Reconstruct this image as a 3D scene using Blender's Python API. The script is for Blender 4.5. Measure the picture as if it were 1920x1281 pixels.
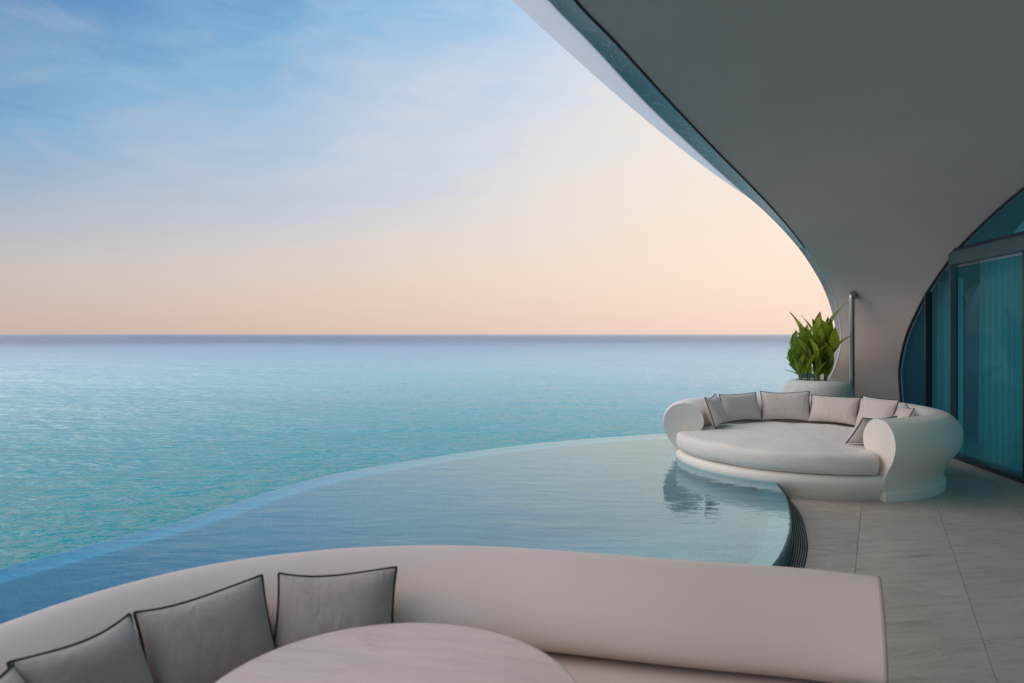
import bpy, bmesh, math, random
from mathutils import Vector, Matrix

# ------------------------------------------------------------------ camera, sky, sun, exposure
for o in list(bpy.data.objects):
    bpy.data.objects.remove(o)
scene = bpy.context.scene
col = scene.collection
R = math.radians
random.seed(7)

EYE = 1.6
cam_d = bpy.data.cameras.new('camera')
cam_d.sensor_width = 36.0
cam_d.lens = 24.0
cam_d.shift_y = -13.5 / 1920.0          # level camera, horizon a little above the middle
cam_d.clip_start = 0.05
cam_d.clip_end = 200000.0
cam_d.dof.use_dof = True
cam_d.dof.focus_distance = 8.5
cam_d.dof.aperture_fstop = 2.4
cam = bpy.data.objects.new('camera', cam_d)
cam.location = (0, 0, EYE)
cam.rotation_euler = (R(90), 0, 0)
col.objects.link(cam)
scene.camera = cam

SUN_AZ, SUN_EL = R(-88), R(42)           # azimuth from +Y towards +X
world = bpy.data.worlds.new('World')
scene.world = world
world.use_nodes = True


class NT:
    """small helper round a node tree"""
    def __init__(self, tree):
        self.t = tree
        tree.nodes.clear()

    def n(self, kind, **kw):
        nd = self.t.nodes.new(kind)
        for k, v in kw.items():
            if k.startswith('i_'):
                key = k[2:]
                key = int(key) if key.isdigit() else key.replace('_', ' ')
                nd.inputs[key].default_value = v
            else:
                setattr(nd, k, v)
        return nd

    def l(self, a, b):
        self.t.links.new(a, b)

    def math(self, op, a, b=None, c=None, clamp=False):
        nd = self.n('ShaderNodeMath', operation=op, use_clamp=clamp)
        for i, v in enumerate((a, b, c)):
            if v is None:
                continue
            if hasattr(v, 'links'):
                self.l(v, nd.inputs[i])
            else:
                nd.inputs[i].default_value = v
        return nd.outputs[0]

    def ramp(self, fac, stops, interp='LINEAR'):
        nd = self.n('ShaderNodeValToRGB')
        cr = nd.color_ramp
        cr.interpolation = interp
        while len(cr.elements) > 1:
            cr.elements.remove(cr.elements[-1])
        for i, (p, c) in enumerate(stops):
            e = cr.elements[0] if i == 0 else cr.elements.new(p)
            e.position = p
            e.color = (c[0], c[1], c[2], 1)
        self.l(fac, nd.inputs[0])
        return nd.outputs[0]

    def mix(self, fac, a, b, blend='MIX'):
        nd = self.n('ShaderNodeMix', data_type='RGBA', blend_type=blend)
        for sock, v in ((nd.inputs[0], fac), (nd.inputs[6], a), (nd.inputs[7], b)):
            if hasattr(v, 'links'):
                self.l(v, sock)
            elif isinstance(v, (int, float)):
                sock.default_value = v
            else:
                sock.default_value = (v[0], v[1], v[2], 1)
        return nd.outputs[2]

    def noise(self, vec, scale, detail=3, rough=0.5, dist=0.0):
        nd = self.n('ShaderNodeTexNoise', i_Scale=scale, i_Detail=detail, i_Roughness=rough, i_Distortion=dist)
        if vec is not None:
            self.l(vec, nd.inputs['Vector'])
        return nd.outputs[0]

    def schlick(self, f0, normal=None, cap=None, power=5.0):
        lw = self.n('ShaderNodeLayerWeight', i_Blend=0.5)
        if normal is not None:
            self.l(normal, lw.inputs['Normal'])
        f = self.math('MULTIPLY_ADD', self.math('POWER', lw.outputs['Facing'], power), 1.0 - f0, f0)
        if cap is not None:
            f = self.math('MINIMUM', f, cap)
        return f

    def mapping(self, vec, scale=(1, 1, 1), rot=(0, 0, 0), loc=(0, 0, 0)):
        nd = self.n('ShaderNodeMapping')
        nd.inputs['Scale'].default_value = scale
        nd.inputs['Rotation'].default_value = rot
        nd.inputs['Location'].default_value = loc
        self.l(vec, nd.inputs[0])
        return nd.outputs[0]


def lin(r, g, b):
    f = lambda c: (c / 255 / 12.92) if c / 255 <= 0.04045 else ((c / 255 + 0.055) / 1.055) ** 2.4
    return (f(r), f(g), f(b))


# dusk sky: Nishita air with a thin lit veil of high cloud, warm low down and towards the sunset
w = NT(world.node_tree)
wout = w.n('ShaderNodeOutputWorld')
bg = w.n('ShaderNodeBackground', i_Strength=1.0)
sky = w.n('ShaderNodeTexSky', sky_type='NISHITA', sun_disc=False, sun_elevation=SUN_EL, sun_rotation=SUN_AZ,
          air_density=1.0, dust_density=1.5, ozone_density=2.0)
tc = w.n('ShaderNodeTexCoord')
dirv = tc.outputs['Generated']
sep = w.n('ShaderNodeSeparateXYZ')
w.l(dirv, sep.inputs[0])
zc = w.math('MAXIMUM', sep.outputs[2], 0.0)
cl = w.mapping(dirv, scale=(1.1, 1.1, 3.6), rot=(0, R(-14), 0))
n1 = w.noise(cl, 1.7, 6, 0.55, 0.5)
cl2 = w.mapping(dirv, scale=(2.0, 2.0, 11.0), rot=(0, R(-9), 0))
n2 = w.noise(cl2, 3.0, 5, 0.6, 0.7)
t = w.math('MULTIPLY_ADD', sep.outputs[0], -0.48, zc)
t = w.math('MULTIPLY_ADD', w.math('SUBTRACT', n1, 0.5), 0.25, t)
hi = w.math('MULTIPLY', zc, 0.30)
t = w.math('ADD', t, w.math('MULTIPLY', w.math('SUBTRACT', n2, 0.5), hi))
t = w.math('ADD', w.math('MULTIPLY', t, 1.15), 0.08)
veil = w.ramp(t, [(0.0, lin(240, 220, 198)), (0.15, lin(236, 222, 206)), (0.27, lin(233, 223, 213)),
                  (0.36, lin(224, 222, 220)), (0.45, lin(206, 217, 229)), (0.56, lin(178, 206, 231)),
                  (0.67, lin(144, 192, 229)), (0.78, lin(100, 160, 211)), (1.0, lin(96, 153, 204))])
# low peach haze at the horizon
lowb = w.ramp(zc, [(0.0, (1, 1, 1)), (0.06, (0.8, 0.8, 0.8)), (0.14, (0.35, 0.35, 0.35)), (0.24, (0, 0, 0))])
veil = w.mix(w.math('MULTIPLY', lowb, 0.85), veil, w.ramp(zc, [(0.0, lin(232, 200, 186)), (0.09, lin(240, 212, 190))]))
# soft wisps of lit cirrus
cl3 = w.mapping(dirv, scale=(2.6, 2.6, 8.0), rot=(0, R(-16), R(20)))
wis = w.ramp(w.noise(cl3, 1.6, 7, 0.62, 1.1), [(0.44, (0, 0, 0)), (0.74, (1, 1, 1))])
wis = w.math('MULTIPLY', wis, w.ramp(zc, [(0.05, (0, 0, 0)), (0.22, (0.24, 0.24, 0.24))]))
veil = w.mix(wis, veil, lin(232, 226, 228))
az = w.math('MULTIPLY_ADD', sep.outputs[0], 0.48, 1.12)
veil = w.mix(1.0, veil, az, 'MULTIPLY')
nsk = w.mix(1.0, sky.outputs[0], (0.07, 0.07, 0.07), 'MULTIPLY')
fin = w.mix(0.86, nsk, veil)
w.l(fin, bg.inputs[0])
w.l(bg.outputs[0], wout.inputs[0])

sun_d = bpy.data.lights.new('sun', 'SUN')
sun_d.energy = 1.9
sun_d.angle = R(66)
sun_d.color = (1.0, 0.84, 0.69)
sun = bpy.data.objects.new('sun', sun_d)
sdir = Vector((math.sin(SUN_AZ) * math.cos(SUN_EL), math.cos(SUN_AZ) * math.cos(SUN_EL), math.sin(SUN_EL)))
sun.rotation_euler = sdir.to_track_quat('Z', 'Y').to_euler()
sun.location = (-8, 6, 9)
col.objects.link(sun)

scene.view_settings.view_transform = 'Standard'
scene.view_settings.look = 'None'
scene.view_settings.exposure = 0.0
scene.view_settings.gamma = 1.0
scene.view_settings.use_curve_mapping = False
scene.render.engine = 'CYCLES'
scene.cycles.use_denoising = True
scene.cycles.max_bounces = 10
scene.cycles.diffuse_bounces = 6
scene.cycles.transparent_max_bounces = 12


# ------------------------------------------------------------------ helpers
def tag(o, label=None, cat=None, group=None, kind=None):
    if label: o['label'] = label
    if cat: o['category'] = cat
    if group: o['group'] = group
    if kind: o['kind'] = kind
    return o


def empty(name, loc=(0, 0, 0), rz=0.0):
    o = bpy.data.objects.new(name, None)
    o.location = loc
    o.rotation_euler = (0, 0, rz)
    o.empty_display_size = 0.2
    col.objects.link(o)
    return o


def mesh_obj(name, verts, faces, mat, parent=None, smooth=True, sharp=None, loc=None, fix=True):
    me = bpy.data.meshes.new(name)
    me.from_pydata([tuple(v) for v in verts], [], faces)
    if fix:
        bm = bmesh.new()
        bm.from_mesh(me)
        bmesh.ops.remove_doubles(bm, verts=bm.verts, dist=1e-5)
        bmesh.ops.recalc_face_normals(bm, faces=bm.faces)
        bm.to_mesh(me)
        bm.free()
    if smooth:
        me.polygons.foreach_set('use_smooth', [True] * len(me.polygons))
        if sharp is not None:
            me.set_sharp_from_angle(angle=R(sharp))
    me.materials.append(mat)
    o = bpy.data.objects.new(name, me)
    if loc: o.location = loc
    if parent is not None: o.parent = parent
    col.objects.link(o)
    return o


def catmull(pts, per=8, closed=False):
    P = [Vector(p) for p in pts]
    n = len(P)
    out = []
    rng = range(n if closed else n - 1)
    for i in rng:
        if closed:
            p0, p1, p2, p3 = P[i - 1], P[i], P[(i + 1) % n], P[(i + 2) % n]
        else:
            p1, p2 = P[i], P[i + 1]
            p0 = P[i - 1] if i else p1 * 2 - p2
            p3 = P[i + 2] if i + 2 < n else p2 * 2 - p1
        # centripetal
        d1 = max((p1 - p0).length ** 0.5, 1e-4); d2 = max((p2 - p1).length ** 0.5, 1e-4); d3 = max((p3 - p2).length ** 0.5, 1e-4)
        m1 = (p1 - p0) / d1 - (p2 - p0) / (d1 + d2) + (p2 - p1) / d2
        m2 = (p2 - p1) / d2 - (p3 - p1) / (d2 + d3) + (p3 - p2) / d3
        m1 *= d2; m2 *= d2
        for k in range(per):
            s = k / per
            s2, s3 = s * s, s * s * s
            out.append(p1 * (2 * s3 - 3 * s2 + 1) + m1 * (s3 - 2 * s2 + s) + p2 * (-2 * s3 + 3 * s2) + m2 * (s3 - s2))
    if not closed:
        out.append(P[-1].copy())
    return out


def resample(pts, n):
    L = [0.0]
    for a, b in zip(pts, pts[1:]):
        L.append(L[-1] + (b - a).length)
    out = []
    j = 0
    for i in range(n):
        t_ = L[-1] * i / (n - 1)
        while j < len(L) - 2 and L[j + 1] < t_:
            j += 1
        f = (t_ - L[j]) / max(L[j + 1] - L[j], 1e-9)
        out.append(pts[j].lerp(pts[j + 1], min(max(f, 0), 1)))
    return out


def smooth_pts(pts, it=3):
    pts = [p.copy() for p in pts]
    for _ in range(it):
        q = [p.copy() for p in pts]
        for i in range(1, len(pts) - 1):
            q[i] = pts[i] * 0.5 + (pts[i - 1] + pts[i + 1]) * 0.25
        pts = q
    return pts


def grid_faces(nu, nv, close_u=False, close_v=False):
    f = []
    for i in range(nu if close_u else nu - 1):
        for j in range(nv if close_v else nv - 1):
            a = i * nv + j
            b = i * nv + (j + 1) % nv
            c = ((i + 1) % nu) * nv + (j + 1) % nv
            d = ((i + 1) % nu) * nv + j
            f.append((a, b, c, d))
    return f


def sweep2d(path, profile, closed_prof=True, caps=True):
    """path: list of 2D/3D points in plan; profile: (n, z), n towards the left-hand normal flipped outward"""
    V, F = [], []
    n = len(path)
    for i, p in enumerate(path):
        a = path[max(i - 1, 0)]; b = path[min(i + 1, n - 1)]
        tdir = Vector((b.x - a.x, b.y - a.y)).normalized()
        nor = Vector((-tdir.y, tdir.x))
        for (q, z) in profile:
            V.append((p.x + nor.x * q, p.y + nor.y * q, z))
    m = len(profile)
    F = grid_faces(n, m, False, closed_prof)
    if caps and closed_prof:
        F.append(tuple(range(m)))
        F.append(tuple((n - 1) * m + k for k in reversed(range(m))))
    return V, F


def tube(pts, rad, seg=10, taper=None, close=False):
    pts = [Vector(p) for p in pts]
    V = []
    n = len(pts)
    up = Vector((0, 0, 1))
    prev = None
    for i, p in enumerate(pts):
        if close:
            d = pts[(i + 1) % n] - pts[i - 1]
        else:
            d = pts[min(i + 1, n - 1)] - pts[max(i - 1, 0)]
        d.normalize()
        if prev is None:
            s = d.cross(up) if abs(d.z) < 0.95 else d.cross(Vector((1, 0, 0)))
        else:
            s = prev - d * prev.dot(d)
        s.normalize()
        prev = s
        q = d.cross(s)
        r = rad * (taper[i] if taper else 1.0)
        for k in range(seg):
            a = 2 * math.pi * k / seg
            V.append(p + s * (r * math.cos(a)) + q * (r * math.sin(a)))
    F = grid_faces(n, seg, close, True)
    if not close:
        F.append(tuple(range(seg)))
        F.append(tuple((n - 1) * seg + k for k in reversed(range(seg))))
    return V, F


def clip_convex(subject, clip):
    """Sutherland-Hodgman: any simple subject polygon against a convex CCW clip polygon"""
    out = list(subject)
    for i in range(len(clip)):
        a, b = clip[i], clip[(i + 1) % len(clip)]
        inp, out = out, []
        if not inp:
            break
        side = lambda p: (b[0] - a[0]) * (p[1] - a[1]) - (b[1] - a[1]) * (p[0] - a[0])
        for j in range(len(inp)):
            p, q = inp[j - 1], inp[j]
            sp, sq = side(p), side(q)
            if (sp >= 0) != (sq >= 0):
                f = sp / (sp - sq)
                out.append((p[0] + (q[0] - p[0]) * f, p[1] + (q[1] - p[1]) * f))
            if sq >= 0:
                out.append(q)
    return out


def area2(poly):
    return 0.5 * sum(poly[i - 1][0] * poly[i][1] - poly[i][0] * poly[i - 1][1] for i in range(len(poly)))


def clean(poly, eps=1e-4):
    out = []
    for p in poly:
        if not out or (abs(p[0] - out[-1][0]) + abs(p[1] - out[-1][1])) > eps:
            out.append(p)
    if len(out) > 1 and abs(out[0][0] - out[-1][0]) + abs(out[0][1] - out[-1][1]) <= eps:
        out.pop()
    return out


def prism(poly, z0, z1):
    n = len(poly)
    V = [(p[0], p[1], z0) for p in poly] + [(p[0], p[1], z1) for p in poly]
    F = [tuple(range(n))[::-1], tuple(range(n, 2 * n))]
    F += [(i, (i + 1) % n, n + (i + 1) % n, n + i) for i in range(n)]
    return V, F


# ------------------------------------------------------------------ materials
def new_mat(name):
    m = bpy.data.materials.new(name)
    m.use_nodes = True
    nt = NT(m.node_tree)
    out = nt.n('ShaderNodeOutputMaterial')
    return m, nt, out


def principled(name, color, rough=0.6, metal=0.0, spec=0.5, var=0.06, vscale=3.0, bump=0.0, bscale=60.0, sheen=0.0, stretch=(1, 1, 1)):
    m, nt, out = new_mat(name)
    p = nt.n('ShaderNodeBsdfPrincipled', i_Roughness=rough, i_Metallic=metal)
    p.inputs['Specular IOR Level'].default_value = spec
    if sheen:
        p.inputs['Sheen Weight'].default_value = sheen
    tcn = nt.n('ShaderNodeTexCoord')
    vec = nt.mapping(tcn.outputs['Object'], scale=stretch)
    nz = nt.noise(vec, vscale, 5, 0.6)
    dark = tuple(c * (1 - var) for c in color); light = tuple(min(c * (1 + var), 1) for c in color)
    c = nt.ramp(nz, [(0.3, dark), (0.7, light)])
    nt.l(c, p.inputs['Base Color'])
    if bump:
        b = nt.n('ShaderNodeBump', i_Strength=1.0, i_Distance=bump)
        nt.l(nt.noise(vec, bscale, 4, 0.6), b.inputs['Height'])
        nt.l(b.outputs[0], p.inputs['Normal'])
    nt.l(p.outputs[0], out.inputs[0])
    return m


M = {}
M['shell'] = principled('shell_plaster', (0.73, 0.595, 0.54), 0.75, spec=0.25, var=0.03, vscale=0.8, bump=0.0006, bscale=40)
M['fascia'] = principled('white_render', (0.86, 0.85, 0.84), 0.6, spec=0.3, var=0.02, vscale=0.7)
M['rim'] = principled('rim_plaster', (0.35, 0.335, 0.325), 0.7, spec=0.3, var=0.03)
M['daybed'] = principled('daybed_lacquer', (0.87, 0.805, 0.735), 0.5, spec=0.35, var=0.015, vscale=1.5, bump=0.0003, bscale=80)
M['sofa'] = principled('sofa_leather', (0.72, 0.61, 0.555), 0.48, spec=0.35, var=0.025, vscale=1.6, bump=0.0004, bscale=150)
M['seat'] = principled('seat_pad', (0.66, 0.56, 0.505), 0.6, spec=0.3, var=0.03, vscale=2)
M['welt'] = principled('sofa_welt', (0.36, 0.27, 0.24), 0.6, var=0.05)
M['piping'] = principled('black_piping', (0.015, 0.015, 0.02), 0.5, var=0.1)
M['frame'] = principled('dark_frame', (0.014, 0.026, 0.040), 0.35, var=0.1)
M['transom'] = principled('transom_metal', (0.10, 0.155, 0.16), 0.4, metal=0.2, var=0.05)
M['steel'] = principled('brushed_steel', (0.42, 0.42, 0.41), 0.27, metal=1.0, var=0.06, vscale=30, stretch=(1, 1, 0.1))
M['pot'] = principled('pot_concrete', (0.60, 0.60, 0.58), 0.8, spec=0.2, var=0.10, vscale=6, bump=0.0015, bscale=70)
M['soil'] = principled('soil', (0.035, 0.025, 0.018), 0.95, var=0.4, vscale=40, bump=0.02, bscale=40)
M['grate_bar'] = principled('grate_metal', (0.16, 0.155, 0.15), 0.45, metal=0.4, var=0.1, vscale=10)
M['channel'] = principled('drain_channel', (0.006, 0.006, 0.007), 0.8, var=0.1)
M['stem'] = principled('plant_stem', (0.09, 0.17, 0.03), 0.5, var=0.2, vscale=8)
M['room_wall'] = principled('room_wall', (0.35, 0.35, 0.36), 0.8, var=0.03)
M['concrete'] = principled('slab_concrete', (0.30, 0.29, 0.28), 0.85, var=0.1, vscale=2)
M['grout'] = principled('grout', (0.33, 0.29, 0.26), 0.9, var=0.1)


def linen(name, color, rough=0.85, crease=0.012):
    m, nt, out = new_mat(name)
    p = nt.n('ShaderNodeBsdfPrincipled', i_Roughness=rough)
    p.inputs['Specular IOR Level'].default_value = 0.15
    p.inputs['Sheen Weight'].default_value = 0.15
    tcn = nt.n('ShaderNodeTexCoord')
    ob = tcn.outputs['Object']
    a = nt.noise(nt.mapping(ob, scale=(14, 14, 420)), 1.0, 3, 0.6)
    b = nt.noise(nt.mapping(ob, scale=(420, 420, 14)), 1.0, 3, 0.6)
    ww = nt.math('MULTIPLY_ADD', nt.math('ADD', a, b), 0.5, 0.0)
    big = nt.noise(ob, 3.0, 3)
    f = nt.math('MULTIPLY_ADD', big, 0.12, nt.math('MULTIPLY', ww, 0.88))
    c = nt.ramp(f, [(0.36, tuple(x * 0.86 for x in color)), (0.62, tuple(min(x * 1.10, 1) for x in color))])
    nt.l(c, p.inputs['Base Color'])
    bp = nt.n('ShaderNodeBump', i_Strength=0.8, i_Distance=0.0012)
    nt.l(ww, bp.inputs['Height'])
    # soft creases in the cloth
    cr = nt.noise(nt.mapping(ob, scale=(1.0, 1.0, 0.6)), 9.0, 3, 0.5, 1.2)
    bp2 = nt.n('ShaderNodeBump', i_Strength=1.0, i_Distance=crease)
    nt.l(cr, bp2.inputs['Height'])
    nt.l(bp.outputs[0], bp2.inputs['Normal'])
    nt.l(bp2.outputs[0], p.inputs['Normal'])
    nt.l(p.outputs[0], out.inputs[0])
    return m


M['linen'] = linen('cushion_linen', (0.65, 0.585, 0.55))
M['sofa_linen'] = linen('sofa_cushion_linen', (0.42, 0.36, 0.34))
M['mattress'] = linen('mattress_linen', (0.82, 0.76, 0.705), crease=0.0018)


def stone(name, base, dark, rough=0.5, rot=0.0, scale=1.0, per_object=True, streak=(0.9, 7.0, 1)):
    m, nt, out = new_mat(name)
    p = nt.n('ShaderNodeBsdfPrincipled', i_Roughness=rough)
    p.inputs['Specular IOR Level'].default_value = 0.4
    tcn = nt.n('ShaderNodeTexCoord')
    vec = tcn.outputs['Object']
    if per_object:
        oi = nt.n('ShaderNodeObjectInfo')
        off = nt.n('ShaderNodeCombineXYZ')
        nt.l(nt.math('MULTIPLY', oi.outputs['Random'], 23.0), off.inputs[0])
        nt.l(nt.math('MULTIPLY', oi.outputs['Random'], 61.0), off.inputs[1])
        add = nt.n('ShaderNodeVectorMath', operation='ADD')
        nt.l(vec, add.inputs[0]); nt.l(off.outputs[0], add.inputs[1])
        vec = add.outputs[0]
    v1 = nt.mapping(vec, rot=(0, 0, rot))
    v1 = nt.mapping(v1, scale=(streak[0] * scale, streak[1] * scale, scale))
    a = nt.noise(v1, 2.2, 7, 0.62, 0.9)
    b = nt.noise(v1, 9.0, 5, 0.6, 0.4)
    g = nt.noise(vec, 90 * scale, 3, 0.6)
    big = nt.noise(vec, 1.1 * scale, 3)
    f = nt.math('MULTIPLY_ADD', b, 0.25, nt.math('MULTIPLY', a, 0.55))
    f = nt.math('MULTIPLY_ADD', g, 0.08, f)
    f = nt.math('MULTIPLY_ADD', big, 0.14, f)
    mid = tuple((x * 0.72 + y * 0.28) for x, y in zip(base, dark))
    c = nt.ramp(f, [(0.33, dark), (0.44, mid), (0.53, base), (0.68, tuple(min(1, x * 1.12) for x in base))])
    # thin dark veins
    vn = nt.noise(v1, 1.5, 8, 0.6, 1.4)
    vv = nt.math('ABSOLUTE', nt.math('SUBTRACT', vn, 0.5))
    vv = nt.ramp(vv, [(0.0, (1, 1, 1)), (0.018, (0, 0, 0))])
    msk = nt.ramp(nt.noise(vec, 2.3 * scale, 2), [(0.48, (0, 0, 0)), (0.66, (1, 1, 1))])
    c = nt.mix(nt.math('MULTIPLY', nt.math('MULTIPLY', vv, msk), 0.55), c, tuple(x * 0.62 for x in dark))
    if per_object:
        tone = nt.math('MULTIPLY_ADD', oi.outputs['Random'], 0.12, 0.94)
        c = nt.mix(1.0, c, tone, 'MULTIPLY')
    nt.l(c, p.inputs['Base Color'])
    rr = nt.math('MULTIPLY_ADD', f, 0.35, rough - 0.17)
    nt.l(rr, p.inputs['Roughness'])
    bp = nt.n('ShaderNodeBump', i_Strength=0.6, i_Distance=0.0015)
    nt.l(f, bp.inputs['Height'])
    nt.l(bp.outputs[0], p.inputs['Normal'])
    nt.l(p.outputs[0], out.inputs[0])
    return m


M['tile'] = stone('travertine_tile', (0.47, 0.40, 0.355), (0.225, 0.185, 0.16), 0.42, rot=R(62 - 90 + 18))
M['table'] = stone('table_stone', (0.66, 0.54, 0.485), (0.47, 0.365, 0.315), 0.40, rot=R(12), scale=1.3, per_object=False, streak=(0.7, 9.0, 1))


def mosaic(name, c1, c2, c3, scale=28.0, rough=0.3, swirl=False):
    m, nt, out = new_mat(name)
    p = nt.n('ShaderNodeBsdfPrincipled', i_Roughness=rough)
    tcn = nt.n('ShaderNodeTexCoord')
    vec = tcn.outputs['Object']
    vor = nt.n('ShaderNodeTexVoronoi', i_Scale=scale)
    nt.l(vec, vor.inputs['Vector'])
    sepc = nt.n('ShaderNodeSeparateColor')
    nt.l(vor.outputs['Color'], sepc.inputs[0])
    big = nt.noise(vec, 2.0, 4, 0.6, 0.6)
    f = nt.math('MULTIPLY_ADD', sepc.outputs[0], 0.45, nt.math('MULTIPLY', big, 0.6))
    c = nt.ramp(f, [(0.15, c1), (0.5, c2), (0.85, c3)])
    if swirl:
        wv = nt.n('ShaderNodeTexNoise', i_Scale=1.6, i_Detail=3.0, i_Distortion=1.5)
        nt.l(vec, wv.inputs['Vector'])
        s = nt.math('SINE', nt.math('MULTIPLY', wv.outputs[0], 70.0))
        s = nt.ramp(s, [(0.55, (0, 0, 0)), (1.0, (1, 1, 1))])
        msk = nt.ramp(nt.noise(vec, 2.6, 3), [(0.42, (0, 0, 0)), (0.62, (1, 1, 1))])
        c = nt.mix(nt.math('MULTIPLY', nt.math('MULTIPLY', s, msk), 0.7), c, (0.34, 0.40, 0.39))
    else:
        ed = nt.n('ShaderNodeTexVoronoi', i_Scale=scale, feature='DISTANCE_TO_EDGE')
        nt.l(vec, ed.inputs['Vector'])
        e = nt.ramp(ed.outputs['Distance'], [(0.02, (1, 1, 1)), (0.06, (0, 0, 0))])
        c = nt.mix(nt.math('MULTIPLY', e, 0.5), c, tuple(min(1, x * 1.6 + 0.02) for x in c3))
    nt.l(c, p.inputs['Base Color'])
    nt.l(p.outputs[0], out.inputs[0])
    return m


M['mosaic'] = mosaic('pool_mosaic', (0.02, 0.10, 0.12), (0.045, 0.17, 0.20), (0.10, 0.27, 0.30), 36)
M['pool_floor'] = mosaic('pool_floor_mosaic', (0.010, 0.19, 0.235), (0.016, 0.255, 0.31), (0.03, 0.32, 0.38), 30)
M['ledge'] = mosaic('pool_ledge_mosaic', (0.05, 0.26, 0.33), (0.08, 0.32, 0.40), (0.14, 0.40, 0.48), 36)
M['teal_band'] = mosaic('teal_shell_mosaic', (0.025, 0.10, 0.115), (0.05, 0.15, 0.165), (0.09, 0.20, 0.21), 55, 0.25, swirl=True)


def pool_water():
    m, nt, out = new_mat('pool_water')
    tcn = nt.n('ShaderNodeTexCoord')
    v = tcn.outputs['Object']
    a = nt.noise(nt.mapping(v, scale=(0.55, 1.5, 1), rot=(0, 0, R(6))), 3.2, 4, 0.5, 0.4)
    b = nt.noise(nt.mapping(v, scale=(0.6, 1.4, 1), rot=(0, 0, R(-10))), 9.0, 2, 0.5)
    h = nt.math('MULTIPLY_ADD', b, 0.20, a)
    bp = nt.n('ShaderNodeBump', i_Strength=1.0, i_Distance=0.0065)
    nt.l(h, bp.inputs['Height'])
    fr = nt.schlick(0.035, bp.outputs[0], None, 2.9)
    gl = nt.n('ShaderNodeBsdfGlossy', i_Roughness=0.015)
    gl.inputs['Color'].default_value = (0.69, 0.92, 1.0, 1)
    nt.l(bp.outputs[0], gl.inputs['Normal'])
    tr = nt.n('ShaderNodeBsdfTransparent')
    tr.inputs['Color'].default_value = (0.58, 0.90, 0.97, 1)
    mx = nt.n('ShaderNodeMixShader')
    nt.l(fr, mx.inputs[0]); nt.l(tr.outputs[0], mx.inputs[1]); nt.l(gl.outputs[0], mx.inputs[2])
    nt.l(mx.outputs[0], out.inputs[0])
    return m


def sea_mat():
    m, nt, out = new_mat('sea_water')
    tcn = nt.n('ShaderNodeTexCoord')
    v = tcn.outputs['Object']
    ln = nt.n('ShaderNodeVectorMath', operation='LENGTH')
    nt.l(v, ln.inputs[0])
    dist = ln.outputs['Value']
    # the bottom falls away: turquoise shallows, then deep water; middle distance lightened in colour to stand for reflected sky
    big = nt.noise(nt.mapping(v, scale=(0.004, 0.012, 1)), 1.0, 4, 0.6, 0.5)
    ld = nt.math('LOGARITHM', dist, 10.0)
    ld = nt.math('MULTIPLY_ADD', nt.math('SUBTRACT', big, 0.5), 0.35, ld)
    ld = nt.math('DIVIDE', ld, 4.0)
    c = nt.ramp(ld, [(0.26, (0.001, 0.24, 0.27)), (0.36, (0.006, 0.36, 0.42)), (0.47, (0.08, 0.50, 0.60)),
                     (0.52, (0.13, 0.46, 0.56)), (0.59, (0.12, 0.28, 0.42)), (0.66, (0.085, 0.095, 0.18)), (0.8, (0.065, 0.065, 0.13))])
    w0 = nt.noise(nt.mapping(v, scale=(0.35, 1.0, 1), rot=(0, 0, R(6))), 0.16, 3, 0.5, 0.3)
    w1 = nt.noise(nt.mapping(v, scale=(0.5, 1.0, 1), rot=(0, 0, R(12))), 0.60, 3, 0.5, 0.2)
    w2 = nt.noise(nt.mapping(v, scale=(0.45, 1.15, 1), rot=(0, 0, R(-14))), 2.0, 4, 0.55, 0.4)
    w3 = nt.noise(nt.mapping(v, scale=(0.6, 1.2, 1), rot=(0, 0, R(22))), 6.0, 3, 0.5, 0.3)
    h = nt.math('MULTIPLY_ADD', w0, 3.0, w1)
    h = nt.math('MULTIPLY_ADD', w2, 0.85, h)
    h = nt.math('MULTIPLY_ADD', w3, 0.18, h)
    bp = nt.n('ShaderNodeBump', i_Strength=1.0, i_Distance=0.62)
    nt.l(h, bp.inputs['Height'])
    fr = nt.schlick(0.02, bp.outputs[0], 0.85, 4.2)
    # many small facets per pixel further out reflect more sky; wind streaks vary it
    st = nt.noise(nt.mapping(v, scale=(0.018, 0.16, 1), rot=(0, 0, R(3))), 1.0, 5, 0.65, 0.6)
    st2 = nt.noise(nt.mapping(v, scale=(0.10, 0.55, 1), rot=(0, 0, R(-4))), 1.0, 4, 0.6, 0.4)
    sk = nt.math('MULTIPLY_ADD', nt.math('SUBTRACT', st, 0.5), 0.8, nt.math('MULTIPLY', nt.math('SUBTRACT', st2, 0.5), 0.55))
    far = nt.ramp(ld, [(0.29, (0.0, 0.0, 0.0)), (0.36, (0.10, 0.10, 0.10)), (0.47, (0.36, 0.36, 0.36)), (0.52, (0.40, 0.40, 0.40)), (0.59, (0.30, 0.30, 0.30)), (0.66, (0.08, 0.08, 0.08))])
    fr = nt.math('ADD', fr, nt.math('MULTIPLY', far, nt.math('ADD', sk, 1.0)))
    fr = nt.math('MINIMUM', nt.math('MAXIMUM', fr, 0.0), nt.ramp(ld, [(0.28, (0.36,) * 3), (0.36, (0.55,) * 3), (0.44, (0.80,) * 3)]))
    d = nt.n('ShaderNodeBsdfDiffuse')
    nt.l(c, d.inputs['Color'])
    gl = nt.n('ShaderNodeBsdfGlossy')
    nt.l(nt.ramp(ld, [(0.30, (0.08,) * 3), (0.60, (0.38,) * 3)]), gl.inputs['Roughness'])
    gl.inputs['Color'].default_value = (1, 1, 1, 1)
    nt.l(bp.outputs[0], gl.inputs['Normal'])
    mx = nt.n('ShaderNodeMixShader')
    nt.l(fr, mx.inputs[0]); nt.l(d.outputs[0], mx.inputs[1]); nt.l(gl.outputs[0], mx.inputs[2])
    nt.l(mx.outputs[0], out.inputs[0])
    return m


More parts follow.
